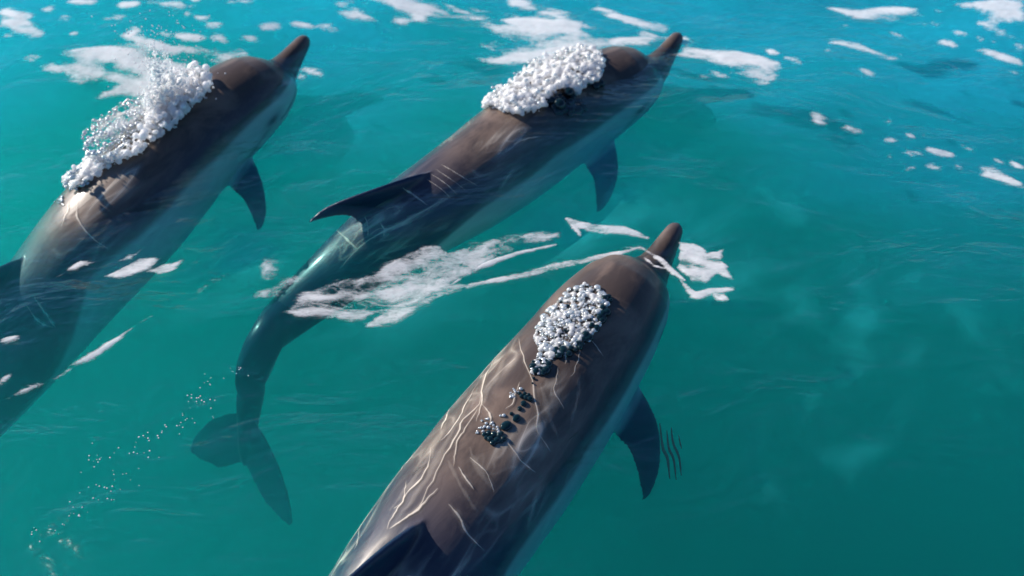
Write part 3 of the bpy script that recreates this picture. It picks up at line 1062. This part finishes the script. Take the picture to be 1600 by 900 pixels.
# burst of spray beside the left dolphin
PA = [(332, 124), (334, 140), (318, 158), (296, 178), (276, 200), (256, 214), (240, 224), (226, 234), (210, 238), (226, 214), (236, 190), (238, 165), (250, 140), (280, 120), (310, 118)]
PA2 = [(232, 228), (222, 244), (196, 252), (170, 266), (148, 280), (122, 296), (104, 292), (112, 276), (140, 258), (170, 248), (205, 236)]
it = scatter(PA, 800, .003, .012, BVH_A, rnd, .045, .02, .34) + scatter(PA2, 420, .003, .010, BVH_A, rnd, .025, .02, .34)
for k in range(1500):                                                      # the upward jets
    jx, jy, jh, js = rnd.choice([(266, 175, .24, 9), (258, 180, .20, 10), (280, 165, .19, 9), (298, 155, .12, 10), (246, 190, .12, 12), (268, 178, .22, 14)])
    u = rnd.random() ** 1.3
    b = at(jx + rnd.gauss(0, js) * (1 - u * .75), jy + rnd.gauss(0, 6), .03)
    it.append((b + Vector((-.012 * u + rnd.gauss(0, .002), rnd.gauss(0, .01), jh * u)), Vector((0, 0, 1)), rnd.uniform(.0025, .008) * (1 - .55 * u)))
froth('spray', 'burst of white spray thrown up along the left dolphin back', it, M_FROTH, .0026)
def veil(path, height, lean, seed):
    V, F, C = [], [], []
    nu, nv_ = 60, 40
    P = catmull(np.c_[np.array(path, float), np.zeros(len(path))], 30)
    P = P[np.linspace(0, len(P) - 1, nu).astype(int)]
    for i in range(nu):
        u = i / (nu - 1)
        b = at(P[i][0], P[i][1], .02)
        hgt = height * (math.sin(math.pi * u) ** .7) * (.65 + .7 * float(pnoise(np.array([u * 5 + seed]), np.array([seed * 1.7]))[0]))
        for j in range(nv_):
            v = j / (nv_ - 1)
            k = float(pnoise(np.array([u * 7 + seed]), np.array([v * 3.]))[0])
            V.append(b + Vector((lean[0] * v * v + .02 * k * v, lean[1] * v * v + .03 * k * v, max(hgt, .01) * v)))
            st = float(fbm(np.array([u * 16 + seed]), np.array([v * 3.2 + seed]), 4)[0])
            C.append(float(np.clip((1.05 - v * 1.1) * math.sin(math.pi * u) ** .5 + st * .55, 0, 1)))
    for i in range(nu - 1):
        for j in range(nv_ - 1):
            a_ = i * nv_ + j
            F.append((a_, a_ + nv_, a_ + nv_ + 1, a_ + 1))
    return V, F, C
V, F, C = [], [], []
for path, hgt, lean, sd_ in (([(225, 225), (250, 200), (268, 178), (285, 165)], .24, (-.02, .03), 1.3), ([(240, 205), (275, 176), (300, 158), (325, 138)], .17, (.0, .03), 4.1),
                             ([(150, 252), (190, 222), (225, 200), (250, 180)], .12, (-.05, .02), 7.7), ([(135, 232), (160, 200), (200, 175), (245, 160)], .07, (.03, .0), 9.2)):
    v, f, c = veil(path, hgt, lean, sd_)
    n0 = len(V)
    V += v
    F += [tuple(i + n0 for i in q) for q in f]
    C += c
o = link('spray', V, F, M_LACE)
fattr(o, 'cover', C)
tag(o, 'translucent sheets of spray standing up over the left dolphin', 'spray', kind='stuff')
foam('spray', 'thin white sheet of bubbly water beside the left dolphin',
     [[(128, 212), (142, 194), (172, 170), (214, 148), (240, 138), (300, 132), (300, 160), (250, 210), (220, 236), (180, 250), (150, 262), (136, 250), (130, 232)]],
     holes=[ell(178, 214, 26, 10, -14), ell(145, 226, 9, 12)], soft=.03, amp=.75, freq=(16, 22), ang=35, step=.005, z=.035, lo=-.1, hi=.5, lift=.02)
PD = [(128, 212), (150, 190), (214, 150), (240, 150), (236, 200), (200, 240), (150, 260), (132, 240)]
V, F = balls([i[:3] for i in scatter(PD, 420, .002, .008, None, rnd, .01, .045, .5)])
tag(link('bubble_cluster', V, F, M_BUB), 'glassy bubbles in the spray sheet left of the left dolphin', 'bubbles', kind='stuff')
V, F = balls([i[:3] for i in scatter([(98, 292), (112, 270), (150, 262), (146, 284), (118, 300)], 80, .004, .010, BVH_A, rnd, .01, .03, .5)] +
             [i[:3] for i in scatter([(86, 316), (95, 308), (106, 314), (98, 322)], 12, .003, .008, BVH_A, rnd, .0, .01, .5)])
tag(link('bubble_cluster', V, F, M_BUB), 'glassy bubbles at the tail end of the left spray', 'bubbles', kind='stuff')
drops = []
for k in range(420):
    u = rnd.random()
    b = at(264 + rnd.gauss(0, 26), 150 + rnd.gauss(0, 16), .05)
    drops.append((b + Vector((rnd.gauss(0, .03), rnd.gauss(0, .03), .24 * u)), Vector((0, 0, 1)), rnd.uniform(.0008, .0028)))
V, F = balls(drops, 1.0, ICO1)
o = link('droplets', V, F, M_FOAM)
fattr(o, 'cover', np.ones(len(V)))
o.name = 'spray'
tag(o, 'loose droplets flying above the left spray', 'spray', kind='stuff')

# bright specks of air sinking at lower left
sp = []
for x, y, n, s_ in [(160, 715, 14, 14), (215, 700, 12, 14), (150, 770, 14, 14), (120, 800, 10, 12), (90, 820, 6, 12), (60, 836, 4, 8), (240, 680, 8, 10), (190, 745, 8, 14), (262, 668, 4, 8), (370, 580, 8, 7), (330, 600, 10, 12), (310, 630, 16, 16), (285, 655, 10, 10)]:
    for _ in range(n):
        sp.append((at(x + rnd.gauss(0, s_), y + rnd.gauss(0, s_ * .7), .002), Vector((0, 0, 1)), rnd.uniform(.0007, .0021)))
V, F = balls(sp, .6, ICO1)
o = link('bubble_trail', V, F, M_FOAM)
fattr(o, 'cover', np.ones(len(V)))
tag(o, 'scattered trail of tiny bright bubbles at lower left', 'bubbles', kind='stuff')

# dark reflections painted as four thin ripple lines beside the nearest dolphin's flipper
for i, P in enumerate([[(1032, 652), (1037, 690), (1044, 706), (1048, 738)], [(1043, 664), (1046, 690), (1054, 710), (1058, 740)],
                       [(1050, 660), (1053, 684), (1062, 706), (1066, 734)], [(1061, 672), (1064, 686), (1066, 694)]]):
    q = line_poly(P, (5, 4, 4, 2.4)[i])
    W = [at(*p, 0) for p in q]
    V = [(p.x, p.y, float(wave(p.x, p.y)) + .003) for p in W]
    n = len(V) // 2
    F = [(k, k + 1, 2 * n - 2 - k, 2 * n - 1 - k) for k in range(n - 1)]
    o = link('reflection', V, F, M_DARKREFL)
    tag(o, ('longest painted dark ripple line, leftmost beside the nearest flipper', 'second painted dark ripple line from the nearest flipper', 'third painted dark ripple line from the nearest flipper',
            'shortest painted dark ripple line, farthest from the nearest flipper')[i], 'reflection', 'painted dark reflections beside the flipper')
